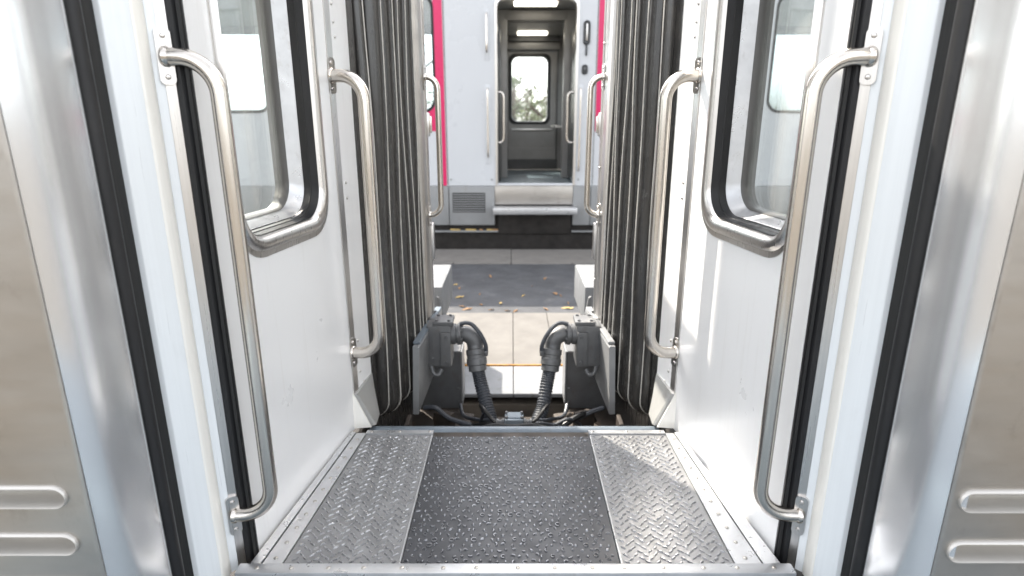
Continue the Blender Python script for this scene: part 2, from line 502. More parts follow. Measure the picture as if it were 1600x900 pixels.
# threshold
th = MB(); th.box((0, 1.407, -.004), (1.60, .040, .040), None, .004, 2)
tho = th.build('threshold_strip', 'strip_alu', FL, root=FL)
for i in range(15): inst('rivet', RIVET, tho, (-.75 + i * .107 + random.uniform(-.01, .01), 1.407, .0158), FL)
k = MB(); k.box((0, 1.82, -.045), (1.5, .84, .045)); k.build('floor_pan', 'dark_iron', FL, root=FL)
k = MB(); k.box((0, .1, -.06), (3.2, 2.56, .05), None, .003); k.build('floor_sheet', 'lino', FL, root=FL)

# ================================================================== carriage end, both sides
def wx(y): return .776 - (y - 1.484) * .1368
def end_wall(s):
    T = thing('end_wall', (s * .72, 1.85, 0), 'white end wall with rounded steel framed window on the %s side of the vestibule' % SIDE[s], 'wall', 'end walls with a window')
    F = lambda u, z, d=0.: (s * (wx(u) - d), u, z)
    ya, yb = 1.484, 2.245
    # window loops: far and bottom side have the full inset, the near side a thin one
    def loop(i, d, r, kn=.18):
        return rrect(1.584 + i * kn, 2.158 - i, .862 + i, 1.86 - i, r), d
    L0, d0 = loop(.0, 0, .13)
    p = MB()
    p.holed([(ya, .0), (yb, .0), (yb, HALL), (ya, HALL)], [L0], lambda u, z: F(u, z), lambda u, z: F(u, z, -.03))
    p.build('panel', 'white_paint', T, root=T)
    W = MB()
    spec = [(.0, -.01, .13), (.0, .003, .13), (.018, .004, .125), (.026, .016, .12), (.040, .023, .115), (.054, .022, .11), (.066, .012, .10), (.070, -.012, .10)]
    W.loft([[F(u, z, d) for u, z in loop(i, d, r)[0]] for i, d, r in spec], True, False, False)
    wo = W.build('window', 'steel', T, root=T, smooth=50)
    G = MB()
    G.loft([[F(u, z, d) for u, z in loop(i, d, r)[0]] for i, d, r in [(.070, .004, .10), (.073, -.02, .10), (.076, -.022, .10), (.076, -.048, .098), (.080, -.052, .098)]], True, False, False)
    G.build('gasket', 'rubber', wo, root=T, smooth=40)
    G = MB()
    G.loft([[F(u, z, d) for u, z in loop(i, d, r)[0]] for i, d, r in [(.079, -.044, .1), (.083, -.048, .095), (.098, -.084, .09), (.101, -.088, .09)]], True, False, False)
    G.build('frame', 'strip_alu', wo, root=T, smooth=40)
    G = MB()
    G.loft([[F(u, z, d) for u, z in loop(i, d, r)[0]] for i, d, r in [(.100, -.084, .09), (.103, -.089, .085), (.106, -.104, .08), (.106, -.13, .08)]], True, False, False)
    G.build('inner_gasket', 'grey_rubber', wo, root=T, smooth=40)
    gl = MB(); lp = loop(.103, 0, .082)[0]
    gl.loft([[F(u, z, -.104) for u, z in lp], [F(u, z, -.110) for u, z in lp]])
    gl.build('pane', 'glass', wo, root=T, smooth=0)
    # corner post beyond the window
    q = MB(); q.prism([(s * (wx(2.245) - .004), 2.2455), (s * (wx(2.285) - .006), 2.285), (s * (wx(2.285) + .04), 2.285), (s * (wx(2.245) + .04), 2.2455)], .02, HALL)
    q.build('steel_strip', 'steel', T, root=T)
    q = MB(); q.prism([(s * .668, 2.2855), (s * .645, 2.452), (s * .69, 2.452), (s * .70, 2.2855)], .0, HALL)
    pp = q.build('corner_post', 'white_paint', T, root=T)
    nrm = Vector((-s * .99, -.137, 0)).to_track_quat('Z', 'Y').to_euler()
    for z, y in ((1.66, 2.32), (1.60, 2.325), (1.55, 2.33), (1.02, 2.33), (.96, 2.33), (.36, 2.33), (.22, 2.33), (.16, 2.36)):
        inst('rivet', BOLT, pp, (s * (.668 - (y - 2.2855) * .138), y, z), T, nrm)
    # pressed foot bracket: front flange and sloping web
    q = MB()
    lo = [(s * .676, 2.232, 0.004), (s * .598, 2.252, 0.004), (s * .590, 2.262, 0.004), (s * .612, 2.42, -.03), (s * .622, 2.427, -.03), (s * .690, 2.30, .0)]
    mi = [(s * .674, 2.234, .07), (s * .625, 2.250, .07), (s * .620, 2.258, .07), (s * .624, 2.425, .05), (s * .63, 2.431, .05), (s * .69, 2.30, .07)]
    hi = [(s * .672, 2.236, .155), (s * .660, 2.244, .155), (s * .657, 2.250, .155), (s * .640, 2.444, .16), (s * .65, 2.447, .16), (s * .69, 2.30, .155)]
    q.loft([lo, mi, hi])
    q.build('foot_bracket', 'bracket', T, root=T, smooth=15)
    q = MB(); q.loft([[(s * .680, 2.226, z0), (s * (.604 + z0 * .42), 2.236, z0), (s * (.604 + z0 * .42), 2.2425, z0), (s * .680, 2.2365, z0)] for z0 in (.004, .05, .10, .15, .175)])
    q.build('flange', 'cream_trim', T, root=T)
    return T
def door_frame(s):
    T = thing('door_frame', (s * .83, 1.4, 0), 'tall pale door frame with black rubber seals on the %s side of the doorway' % SIDE[s], 'door frame', 'door frames')
    def pr(name, prof, material, z0=-.03, sm=32):
        q = MB(); q.prism([(s * (x - NUDGE[s]), y) for x, y in prof], z0, HALL)
        return q.build(name, material, T, root=T, smooth=sm)
    pr('rubber_seal', [(.7765, 1.476), (.790, 1.4745), (.793, 1.480), (.800, 1.4715), (.812, 1.470), (.815, 1.53), (.7765, 1.482)], 'rubber')
    pr('seal_lip', [(.779, 1.470), (.786, 1.469), (.786, 1.4735), (.779, 1.4745)], 'black')
    pr('steel_strip', [(.8125, 1.4685), (.831, 1.457), (.834, 1.46), (.834, 1.52), (.8155, 1.52)], 'steel')
    pr('cover_strip', [(.8315, 1.4565), (.846, 1.443), (.856, 1.443), (.856, 1.50), (.836, 1.50)], 'pale_panel')
    pr('trim_ridge', [(.8465, 1.4425), (.8445, 1.436), (.8455, 1.428), (.850, 1.410), (.853, 1.405), (.862, 1.404), (.872, 1.44)], 'cream_trim', sm=60)
    pr('side_panel', [(.8545, 1.4035), (.885, 1.354), (.889, 1.352), (.93, 1.352), (.93, 1.42), (.864, 1.42)], 'pale_panel')
    pr('gap_backing', [(.90, 1.3515), (.93, 1.3515), (.945, 1.30), (.94, 1.26), (.918, 1.262), (.922, 1.30)], 'black')
    c = (.912, 1.293)
    pr('rubber_bead', [(c[0] + .024 * math.cos(a), c[1] + .021 * math.sin(a)) for a in [6.283 * i / 18 for i in range(18)]], 'rubber', sm=60)
    return T
def column(s):
    T = thing('corner_column', (s * .9, 1.17, -.03), 'rounded shiny aluminium corner column at the %s edge of the view' % SIDE[s], 'column', 'rounded corner columns')
    pts = spline([(x - NUDGE[s], y, 0) for x, y in ((.925, 1.272), (.905, 1.268), (.893, 1.255), (.889, 1.235), (.888, 1.20), (.889, 1.165), (.891, 1.14), (.896, 1.12), (.904, 1.103), (.912, 1.09), (.9175, 1.0825))], 5)
    prof = [(s * p.x, p.y) for p in pts] + [(s * .96, 1.081), (s * .96, 1.27)]
    q = MB(); q.prism(prof, -.03, HALL)
    q.build('shaft', 'aluminium', T, root=T, smooth=40)
    q = MB(); q.prism([(s * (x - NUDGE[s]), y) for x, y in ((.9175, 1.0805), (.9165, 1.078), (.9195, 1.0765), (.926, 1.0765), (.926, 1.0805))], -.03, HALL)
    q.build('edge_bead', 'dull_steel', T, root=T)
    return T
def louvred(s):
    T = thing('louvred_panel', (s * 1.2, 1.08, -.03), 'dull steel panel with long rounded louvres at the far %s edge' % SIDE[s], 'panel', 'louvred steel panels')
    x0, x1 = .9265 - NUDGE[s], 1.75
    zs = [.485, .367, .249, .131] if s < 0 else [.475, .348, .221, .094]
    xs = .952 if s < 0 else .938
    holes = [rrect(xs + i * (-.017 if s < 0 else -.020) * 0 , 1.62, z - .027, z + .027, .0265, 6) for i, z in enumerate(zs)]
    q = MB()
    q.holed([(x0, -.03), (x1, -.03), (x1, HALL), (x0, HALL)], holes, lambda u, z: (s * u, 1.08, z), lambda u, z: (s * u, 1.095, z))
    q.build('sheet', 'dull_steel', T, root=T)
    for z, h in zip(zs, holes):
        cz = z
        def lp(k, d, dz): return [(s * (1.285 + (u - 1.285) * (1 - k * .05)), 1.08 + d, cz + (w_ - cz) * (1 - k) + dz) for u, w_ in h]
        q = MB()
        q.loft([lp(0, .003, 0), lp(.0, -.002, 0), lp(.03, -.006, -.0004), lp(.12, -.008, -.0015), lp(.26, -.002, -.0020), lp(.40, .016, -.0060), lp(.58, .034, -.0102), lp(.85, .050, -.0165)], True, False, True)
        q.build('louvre', 'louvre_steel', T, root=T, smooth=60)
    return T
def grab_rail(s, px, py, bx, by, z0, z1, r, ph, nrm, label, rb=.085, ang=0):
    T = thing('grab_rail', (s * px, py, z0), label, 'grab rail', 'stainless grab rails by the doorway')
    a = Vector((px, py, 0)); b_ = Vector((bx, by, 0))
    d = (b_ - a)
    L = d.length; d.normalize()
    path = [a + Vector((0, 0, z1))]
    def corner(zc, up):
        out = []
        for k in range(0, 11):
            q = R(90 * k / 10)
            out.append(a + d * (L - rb + rb * math.sin(q)) + Vector((0, 0, zc + up * rb * (1 - math.cos(q)))))
        return out
    top = corner(z1, -1)
    bot = corner(z0, 1)[::-1]
    pts = path + [a + d * (L - rb) * .5 + Vector((0, 0, z1))] + top + [a + d * L + Vector((0, 0, z1 + (z0 - z1) * k)) for k in (.3, .5, .7)] + bot + [a + d * (L - rb) * .5 + Vector((0, 0, z0)), a + Vector((0, 0, z0))]
    q = MB(); q.tube([(s * p.x, p.y, p.z) for p in pts], r, 20)
    q.build('tube', 'rail_steel', T, root=T, smooth=50)
    n = Vector((s * nrm[0], nrm[1], 0)).normalized()
    for zc in (z0, z1):
        rot = n.to_track_quat('Z', 'Y')
        pl = MB()
        hw, hh = r * .72 + .002, ph / 2
        lp = rrect(-hw, hw, -hh, hh, hw * .7, 4)
        side = Vector((-n.y, n.x, 0))
        c = Vector((s * px, py, zc))
        pl.loft([[c + side * u + Vector((0, 0, w_)) + n * dd for u, w_ in lp] for dd in (-.012, .005, .0065)])
        po = pl.build('mount_plate', 'steel', T, root=T)
        for w_ in (-hh * .72, hh * .72):
            inst('bolt', BOLT, po, c + Vector((0, 0, w_)) + n * .006, T, rot.to_euler())
        fl = MB(); dd = Vector((s * d.x, d.y, 0))
        fl.lathe(c, dd, [(r * 1.18, .0), (r * 1.18, .008), (r * 1.02, .012)], 20)
        fl.build('collar', 'rail_steel', T, root=T, smooth=50)
    return T
def bellows(s):
    T = thing('gangway_bellows', (s * .56, 2.76, 0), 'tall dark rubber gangway bellows with vertical folds on the %s side' % SIDE[s], 'bellows', 'gangway bellows')
    P0, P1 = Vector((.645, 2.462)), Vector((.462, 3.062))
    e = (P1 - P0).normalized()
    n = Vector((e.x * 0 - e.y, e.x))           # inward and towards the doorway
    if n.x > 0: n = -n
    def pt(l, d): return P0 + e * l + n * d
    q = MB(); q.prism([(s * p.x, p.y) for p in (pt(.0, -.05), pt(.0, -.004), pt(.042, .0), pt(.046, -.03), pt(.56, -.045), pt(.56, -.09), pt(.046, -.09))], -.30, HALL)
    q.build('backing', 'bellows', T, root=T)
    folds = [(.050, .085, .030), (.095, .162, .056), (.192, .268, .052), (.287, .346, .047), (.364, .427, .041), (.442, .489, .034), (.502, .530, .022)]
    for i, (a, b_, h) in enumerate(folds):
        wd = b_ - a
        prof = [(a, -.05), (a + .002, -.03), (a + wd * .04, h * .1), (a + wd * .12, h * .42), (a + wd * .28, h * .74), (a + wd * .48, h * .93), (a + wd * .68, h), (b_ - .008, h * .99),
                (b_ - .001, h * .88), (b_ + .001, h * .6), (b_ - .003, h * .2), (b_ - .010, -.02), (b_ - .014, -.05)]
        loops, sl = [], []
        zb = -.02 if i < 4 else .205
        zs = [HALL - (HALL - zb) * k / 26 for k in range(27)]
        ph = random.uniform(0, 6)
        if i < 4:
            Rb = (.09, .11, .10, .09)[i]
            zs2 = [(zb - Rb * math.sin(R(x)), Rb * (1 - math.cos(R(x)))) for x in (12, 24, 36, 48, 60, 72, 84)]
        else:
            zs2 = []
        for z, o_ in [(z, 0) for z in zs] + zs2:
            wob = .006 * math.sin(z * 2.3 + ph) + .0025 * math.sin(z * 6.1 + ph * 2)
            wob2 = .005 * math.sin(z * 1.7 + ph * 1.7)
            loops.append([(s * pp.x, pp.y, z) for pp in (pt(l + wob2, d + (wob if d > 0 else 0) - o_) for l, d in prof)])
            c = pt(b_ + wob2 - .0055, h + wob - o_ + .0005)
            sl.append((s * c.x, c.y, z))
        q = MB(); q.loft(loops)
        fo = q.build('fold', 'bellows', T, root=T, smooth=75)
        q = MB(); q.tube(sl, .0030, 6); q.build('seam', 'seam', fo, root=T, smooth=60)
    return T
def post(s):
    T = thing('gangway_post', (s * .47, 3.12, .2), 'upright stainless post with latch at the far end of the %s bellows' % SIDE[s], 'post', 'gangway end posts')
    q = MB(); q.prism([(s * x, y) for x, y in ((.530, 3.0), (.478, 3.0), (.465, 3.006), (.456, 3.02), (.452, 3.05), (.452, 3.195), (.458, 3.205), (.520, 3.205))], .17, HALL)
    q.build('shaft', 'dull_steel' if s < 0 else 'steel', T, root=T, smooth=20)  # left shaft duller for shade, right shaft brighter for sunlight
    q = MB(); q.box((s * .4515, 3.135, 2.0), (.012, .05, 3.6), None, .003); q.build('edge_strip', 'steel', T, root=T)
    q = MB(); q.box((s * .447, 3.165, 1.235), (.022, .045, .12), None, .009, 2)
    lo = q.build('latch', 'steel', T, root=T)
    q = MB(); q.box((s * .432, 3.165, 1.235), (.014, .022, .085), None, .006, 2); q.build('latch_bolt', 'rail_steel', lo, root=T)
    q = MB(); q.box((s * .444, 3.17, .62), (.02, .05, .20), None, .005, 2); q.build('hinge', 'steel', T, root=T)
    for z in (1.62, 1.02, .42): inst('bolt', BOLT, T, (s * .4445, 3.11, z), T, (0, -s * math.pi / 2, 0))
    return T
def beam(s):
    T = thing('support_beam', (s * .46, 2.9, -.1), 'grey painted box beam under the %s bellows' % SIDE[s], 'beam', 'beams under the bellows')
    q = MB()
    q.loft([[(s * x, y, z) for x, z in ((.487 + dx, -.16 + dz), (.470 + dx, .195), (.476 + dx, .203), (.50 + dx, .203), (.515 + dx, -.16 + dz))] for dx, y, dz in ((-.010, 2.66, 0), (-.052, 3.27, .06))])
    q.build('web', 'frame_paint', T, root=T, smooth=20)
    q = MB(); q.box((s * .4555, 2.97, .2105), (.034, .57, .014), Matrix.Rotation(s * .0735, 3, 'Z'), .003); 
    q.build('top_plate', 'blue_tube' if s < 0 else 'frame_paint', T, root=T)  # left plate coloured blue-grey as if lit by the sky
    # hook bracket at the far end
    q = MB(); pr_ = [(.30, 0), (.30, .10), (.285, .14), (.26, .15), (.25, .10), (.21, .08), (.19, .03), (.16, 0)]
    q.loft([[(s * xx, 3.31, a + .06) for a, xx in ((0, .455), (.20, .455), (.19, .44), (.10, .425), (.06, .395), (.02, .375), (0, .375))],
            [(s * xx, 3.335, a + .06) for a, xx in ((0, .455), (.20, .455), (.19, .44), (.10, .425), (.06, .395), (.02, .375), (0, .375))]])
    q.build('hook_bracket', 'box_paint', T, root=T)
    for y in (3.0, 3.14): inst('bolt', NUT, T, (s * .444, y, .221), T)
    return T
def far_beam(s):
    T = thing('buffer_beam', (s * .55, 3.8, -.4), 'pale painted end beam standing above the platform edge on the %s' % SIDE[s], 'beam', 'pale end beams beyond the posts')
    q = MB()
    q.box((s * .625, 3.88, .12), (.35, .62, .25), None, .012, 2)
    q.build('box', 'beam_paint', T, root=T)
    q = MB(); q.box((s * .70, 3.9, -.2), (.14, .4, .4), None, .005); q.build('leg', 'box_paint', T, root=T)
    return T
def jbox(s):
    T = thing('junction_box', (s * .38, 2.95, .02), 'grey bolted electrical junction box on the %s beam' % SIDE[s], 'electrical box', 'junction boxes')
    q = MB()
    q.box((s * .392, 2.955, .115), (.128, .14, .225), None, .008, 2)
    q.build('housing', 'box_paint', T, root=T)
    q = MB(); q.box((s * .372, 2.955, .236), (.105, .125, .022), None, .005, 2)
    lid = q.build('lid', 'box_paint', T, root=T)
    for x, y in ((.34, 2.91), (.405, 2.91), (.34, 3.0), (.405, 3.0)): inst('bolt', NUT, lid, (s * x, y, .246), T)
    q = MB(); q.box((s * .358, 2.882, .10), (.056, .02, .19), None, .006, 2)
    cv = q.build('cover', 'box_paint', T, root=T)
    for z in (.03, .17): inst('bolt', NUT, cv, (s * .352, 2.873, z), T, (math.pi / 2, 0, 0))
    inst('bolt', NUT, T, (s * .425, 2.886, .045), T, (math.pi / 2, 0, 0))
    q = MB(); q.lathe((s * .33, 2.94, .165), (-s, 0, 0), [(.056, 0), (.056, .022), (.05, .025), (.05, .03), (.058, .033), (.058, .05), (.045, .053)], 22)
    fl = q.build('flange', 'box_paint', T, root=T)
    for k in range(6):
        a = k * math.pi / 3 + .3
        inst('bolt', NUT, fl, (s * .279, 2.94 + .047 * math.cos(a), .165 + .047 * math.sin(a)), T, (0, -s * math.pi / 2, 0))
    q = MB(); q.tube(spline([(s * .44, 2.90, .005), (s * .425, 2.88, -.035), (s * .40, 2.885, -.045), (s * .385, 2.90, -.02)], 5), .012, 10); q.build('cable_clip', 'box_paint', T, root=T)
    return T
def hose(s):
    T = thing('jumper_hose', (s * .245, 2.94, 0), 'dark ribbed jumper hose hanging from the %s elbow fitting' % SIDE[s], 'hose', 'ribbed jumper hoses')
    q = MB()
    arc = [(s * (.278 - .0), 2.94, .165)] + [(s * (.262 - .055 * math.sin(R(a))), 2.94 - .012 * math.sin(R(a)), .165 - .055 * (1 - math.cos(R(a)))) for a in range(0, 91, 10)] + [(s * .203, 2.918, .085), (s * .199, 2.91, .06)]
    q.tube(arc, [.040] + [.0435] * 10 + [.0435, .044], 20)
    q.build('elbow', 'box_paint', T, root=T, smooth=50)
    d = Vector((s * -.058, -.135, -.30)).normalized()
    q = MB(); q.lathe((s * .204, 2.918, .092), (-s * .035, -.1, -.30), [(.040, 0), (.052, .004), (.053, .03), (.050, .034), (.050, .05), (.054, .054), (.054, .085), (.048, .09), (.048, .118), (.040, .122)], 22)
    q.build('collar', 'box_paint', T, root=T)
    path = spline([(s * .196, 2.89, .01), (s * .176, 2.85, -.07), (s * (.142 + .004 * (s + 1)), 2.77, -.165 - .006 * (s + 1)), (s * .108, 2.68, -.25), (s * .085, 2.60, -.38)], 34)
    rs = [.0345 + .0018 * (1 if (i // 2) % 2 else -1) for i in range(len(path))]
    q = MB(); q.tube(path, rs, 16); q.build('ribbed_tube', 'hose', T, root=T, smooth=20)
    q = MB(); q.tube(spline([(s * .285, 2.925, .225), (s * .25, 2.925, .232), (s * .215, 2.915, .222), (s * .175, 2.905, .175), (s * .150, 2.90, .12), (s * .146, 2.90, .075)], 5), .0115, 8)
    q.build('retaining_strap', 'hose', T, root=T)
    q = MB(); q.box((s * .148, 2.90, .072), (.022, .03, .03), None, .005); q.build('buckle', 'box_paint', T, root=T)
    return T
def cabinet(s):
    T = thing('equipment_cabinet', (s * .42, 3.14, -.32), 'flat grey steel cabinet hanging below the %s junction box' % SIDE[s], 'cabinet', 'equipment cabinets')
    q = MB(); q.box((s * .42, 3.12, -.15), (.25, .16, .35), None, .005)
    q.build('case', 'box_paint', T, root=T)
    q = MB(); q.box((s * .2915, 3.12, -.14), (.008, .15, .32), None, .002); q.build('side_flange', 'frame_paint', T, root=T)
    for z in (-.28, -.20): inst('bolt', NUT, T, (s * .31, 3.039, z), T, (math.pi / 2, 0, 0))
    q = MB(); q.box((s * .405, 3.05, -.40), (.19, .10, .16), None, .006); q.build('mounting_block', 'dark_iron', T, root=T)
    return T

def blocker(s):  # unseen panel and bar added to shape the sun on the right wall
    T = thing('sun_blocker', (s * .5, 3.5, 2.1), 'hood panel and gutter shaping the sun, added unseen at the top of the %s gangway post' % SIDE[s], 'blocker', 'added sun blockers above the posts')
    q = MB(); q.box((s * .50, 3.365, (2.2 + HALL) / 2), (.05, .315, HALL - 2.2), None, .006); q.build('panel', 'frame_paint', T, root=T)
    q = MB(); q.box((s * .50, 3.9, 2.26), (.07, .75, .34), None, .02, 2); q.build('crossbar', 'frame_paint', T, root=T)
for s in (-1, 1):
    blocker(s)
    end_wall(s); door_frame(s); column(s); louvred(s); bellows(s); post(s); beam(s); far_beam(s); jbox(s); hose(s); cabinet(s)
    grab_rail(s, .824 - NUDGE[s], 1.459, .704, 1.468, .155, 1.395, .0205, .125, (-.62, -.78), 'largest nearest stainless grab rail on the %s door frame' % SIDE[s])
    grab_rail(s, .668, 2.262, .548, 2.245, .335, 1.41, .0235, .125, (-.88, -.47), 'stainless grab rail between window and bellows on the %s wall' % SIDE[s])
    grab_rail(s, .448, 3.10, .383, 3.10, .775, 1.464, .0150, .12, (-.9, -.43), 'thin short stainless grab rail on the far %s gangway post' % SIDE[s], .06)

# ------------------------------------------------------------------ coupling gear in the pit
T = thing('cross_tube', (0, 2.29, -.03), 'blue grey steel cross tube lying just beyond the tread plates', 'pipe')
q = MB(); q.tube([(-.62, 2.275, -.048), (0, 2.275, -.048), (.62, 2.275, -.048)], .032, 18); q.build('pipe', 'blue_tube', T, root=T)
q = MB(); q.box((0, 2.345, -.062), (.28, .03, .012), None, .003); q.build('clip_bar', 'rubber', T, root=T)
q = MB(); q.tube(spline([(-.14, 2.345, -.058), (-.09, 2.35, -.048), (0, 2.355, -.056), (.08, 2.35, -.048), (.14, 2.345, -.058)], 6), .009, 8); q.build('trunking', 'rubber', T, root=T)
T = thing('coupling_block', (0, 2.52, -.16), 'small grey four cornered coupling block between the two hoses', 'connector')
q = MB(); q.box((.0, 2.52, -.135), (.092, .085, .085), None, .012, 2); q.build('body', 'blue_tube', T, root=T)
q = MB(); q.box((.0, 2.52, -.092), (.07, .06, .01), None, .004); q.build('lid', 'blue_tube', T, root=T)
for x in (-1, 1):
    q = MB(); q.lathe((x * .044, 2.515, -.125), (x, 0, 0), [(.020, 0), (.020, .012), (.014, .014), (.014, .028), (.018, .03), (.018, .04)], 12); q.build('gland', 'box_paint', T, root=T)
    for y in (2.497, 2.545): inst('bolt', NUT, T, (x * .036, y, -.0925), T)
def cable(pts, r, label, material='hose'):
    q = MB(); q.tube(spline(pts, 8), r, 8)
    c = pts[len(pts) // 2]
    return tag(q.build('cable', material, loc=c), label, 'cable', 'loose cables in the coupling pit')
for s in (-1, 1):
    cable([(s * .30, 3.0, -.28), (s * .282, 2.93, -.30), (s * .25, 2.84, -.275), (s * .20, 2.75, -.235), (s * .15, 2.68, -.205), (s * .085, 2.60, -.16)], .0105, 'black cable looping from the %s cabinet to the coupling block' % SIDE[s])
    cable([(s * .085, 2.515, -.125), (s * .11, 2.535, -.115), (s * .145, 2.57, -.085), (s * .165, 2.62, -.09)], .009, 'short thick cable leaving the %s gland of the coupling block' % SIDE[s], 'rubber')
    cable([(s * .46, 2.74, -.165), (s * .40, 2.72, -.165 - .01 * s), (s * .34, 2.69, -.19), (s * .28, 2.66, -.20), (s * .21, 2.62, -.20)], .0125, 'black cable sagging under the %s beam' % SIDE[s])
    cable([(s * .085, 2.51, -.13), (s * .082, 2.46, -.15), (s * .12, 2.42, -.15), (s * .17, 2.39, -.13), (s * .24, 2.37, -.10)], .0075, 'thin cable lying over the cross tube on the %s' % SIDE[s], 'box_paint')
    T = thing('bogie_frame', (s * .5, 2.75, -.7), 'rusty dark underframe casting in the pit on the %s side' % SIDE[s], 'underframe', 'underframe castings')
    q = MB(); q.box((s * .42, 2.82, -.40), (.34, .4, .16), Matrix.Rotation(s * .2, 3, 'Z'), .02, 2); q.build('casting', 'dark_iron', T, root=T)
    q = MB(); q.box((s * .36, 2.74, -.25), (.10, .06, .12), Matrix.Rotation(.5 * s, 3, 'Z'), .012, 2); q.build('lug', 'dark_iron', T, root=T)
    q = MB(); q.tube(spline([(s * .52, 2.46, -.20), (s * .46, 2.45, -.16), (s * .41, 2.47, -.19), (s * .36, 2.48, -.26)], 5), .02, 8); q.build('air_pipe', 'rubber', T, root=T)
    q = MB(); q.box((s * .5, 2.50, -.25), (.02, .10, .30), None, .004); q.build('hanger', 'dark_iron', T, root=T)
cable([(-.42, 2.80, -.26), (-.33, 2.74, -.225), (-.24, 2.70, -.245), (-.13, 2.62, -.19), (-.05, 2.58, -.17)], .011, 'black cable crossing low on the left towards the pit centre', 'rubber')
cable([(.43, 2.84, -.29), (.37, 2.72, -.19), (.30, 2.66, -.185), (.22, 2.62, -.22)], .016, 'thick black cable lump beside the right casting', 'rubber')
cable([(.05, 2.56, -.16), (.13, 2.58, -.165), (.20, 2.62, -.195), (.27, 2.63, -.17), (.34, 2.70, -.24)], .009, 'grey cable looping right of the coupling block', 'hose')
cable([(-.17, 2.66, -.20), (-.145, 2.62, -.13), (-.125, 2.57, -.12), (-.10, 2.53, -.13)], .008, 'short looped cable behind the left hose foot', 'hose')
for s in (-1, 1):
    T = thing('pit_screen', (s * 1.1, 2.4, -1.0), 'added black sheet below the %s wall, closing the pit' % SIDE[s], 'underframe', 'added pit screens')  # boxes added to block sidelight from the pit
    q = MB(); q.box((s * 1.02, 2.35, -.60), (.66, 1.75, 1.02), None, .01); q.build('sheet', 'shade_black', T, root=T)
T = thing('draw_bar', (0, 2.8, -.75), 'dark iron draw bar low in the coupling pit', 'coupling')
q = MB(); q.box((0, 2.8, -.62), (.26, 1.0, .22), None, .02, 2); q.build('bar', 'dark_iron', T, root=T)
q = MB(); q.box((0, 2.42, -.33), (1.3, .12, .10), None, .01); q.build('cross_member', 'dark_iron', T, root=T)

# ================================================================== the other train
TY = 8.0
CT = thing('passenger_carriage', (.3, 9.4, -1.1), 'white and magenta passenger carriage with open door across the platform', 'train')
def cbox(name, material, x0, x1, y0, y1, z0, z1, parent=None, bev=0., sm=32):
    q = MB(); q.box(((x0 + x1) / 2, (y0 + y1) / 2, (z0 + z1) / 2), (x1 - x0, y1 - y0, z1 - z0), None, bev, 2)
    return q.build(name, material, parent or CT, root=CT, smooth=sm)
wins = [(-9.9, -8.3), (-7.9, -6.3), (-4.75, -3.15), (-2.6, -1.005), (1.2, 2.8), (3.3, 4.9), (5.4, 7.0), (7.5, 9.1)]
wl = [rrect(a, b_, 1.37, 2.78, .16, 6) for a, b_ in wins]
dl = [(-.20, .421), (.805, .421), (.805, 2.62)] + [(.805 - .1 + .1 * math.cos(R(a)), 2.62 + .1 * math.sin(R(a))) for a in (30, 60, 90)] + [(-.10 - .1 * math.sin(R(a)), 2.62 + .1 * math.cos(R(a))) for a in (0, 30, 60)] + [(-.20, 2.62)]
q = MB(); q.holed([(-11, .42), (-.2005, .42)] + [(-.20, .421)] * 0 + [(.8055, .42), (11, .42), (11, 3.2), (-11, 3.2)], wl + [[(x, max(z, .45)) for x, z in dl]],
                  lambda u, z: (u, TY, z), lambda u, z: (u, TY + .07, z))
q.build('body_panel', 'train_white', CT, root=CT, smooth=20)
wins2 = [(-10.6, -5.4), (-5.2, -.6), (1.3, 5.6), (5.8, 10.6)]
wl2 = [rrect(a, b_, 1.2, 2.7, .16, 6) for a, b_ in wins2]
bw = rrect(-.021, .612, 1.249, 2.328, .11, 6)
q = MB(); q.holed([(-11, .42), (11, .42), (11, 3.2), (-11, 3.2)], wl2 + [bw], lambda u, z: (u, 10.80, z), lambda u, z: (u, 10.87, z))
q.build('back_panel', 'interior', CT, root=CT, smooth=20)
q = MB(); prof = [(8.0, 3.2), (8.05, 3.32), (8.2, 3.43), (8.5, 3.50), (9.4, 3.54), (10.3, 3.50), (10.7, 3.38), (10.87, 3.2)]
q.loft([[(-11, y, z) for y, z in prof], [(11, y, z) for y, z in prof]]); q.build('roof', 'train_grey', CT, root=CT)
for yy, ww, zl, zh in ((TY, wins, 1.37, 2.78), (10.87, wins2, 1.2, 2.7)):
    for a, b_ in ww:
        nm = 'window'
        q = MB(); sg = -1 if yy == TY else 1
        L = lambda i, d: [(u, yy + sg * d, z) for u, z in rrect(a + i, b_ - i, zl + i, zh - i, .16 - i * .6, 6)]
        q.loft([L(-.012, .0), L(-.012, .006), L(.02, .006), L(.025, -.03)], True, False, False)
        wo = q.build(nm, 'rubber', CT, root=CT)
        q = MB(); q.loft([L(.02, -.020), L(.02, -.028)]); q.build('pane', 'glass_dark', wo, root=CT, smooth=0)
q = MB(); L = lambda i, d: [(u, 10.80 - d, z) for u, z in rrect(-.021 + i, .612 - i, 1.249 + i, 2.328 - i, .11, 6)]
q.loft([L(-.045, 0), L(-.045, .015), L(0, .02), L(.012, -.03)], True, False, False)
wo = q.build('door_window', 'rubber', CT, root=CT)
q = MB(); q.loft([L(.008, -.02), L(.008, -.028)]); q.build('pane', 'glass', wo, root=CT, smooth=0)
cbox('floor', 'lino', -10.9, 10.9, TY + .005, 10.80, .36, .415)
cbox('ceiling', 'interior', -10.9, 10.9, TY + .075, 10.795, 2.80, 2.86)
for x0, x1 in ((-10.98, -10.9), (10.9, 10.98)): cbox('gable', 'train_white', x0, x1, TY + .01, 10.86, .43, 3.19)
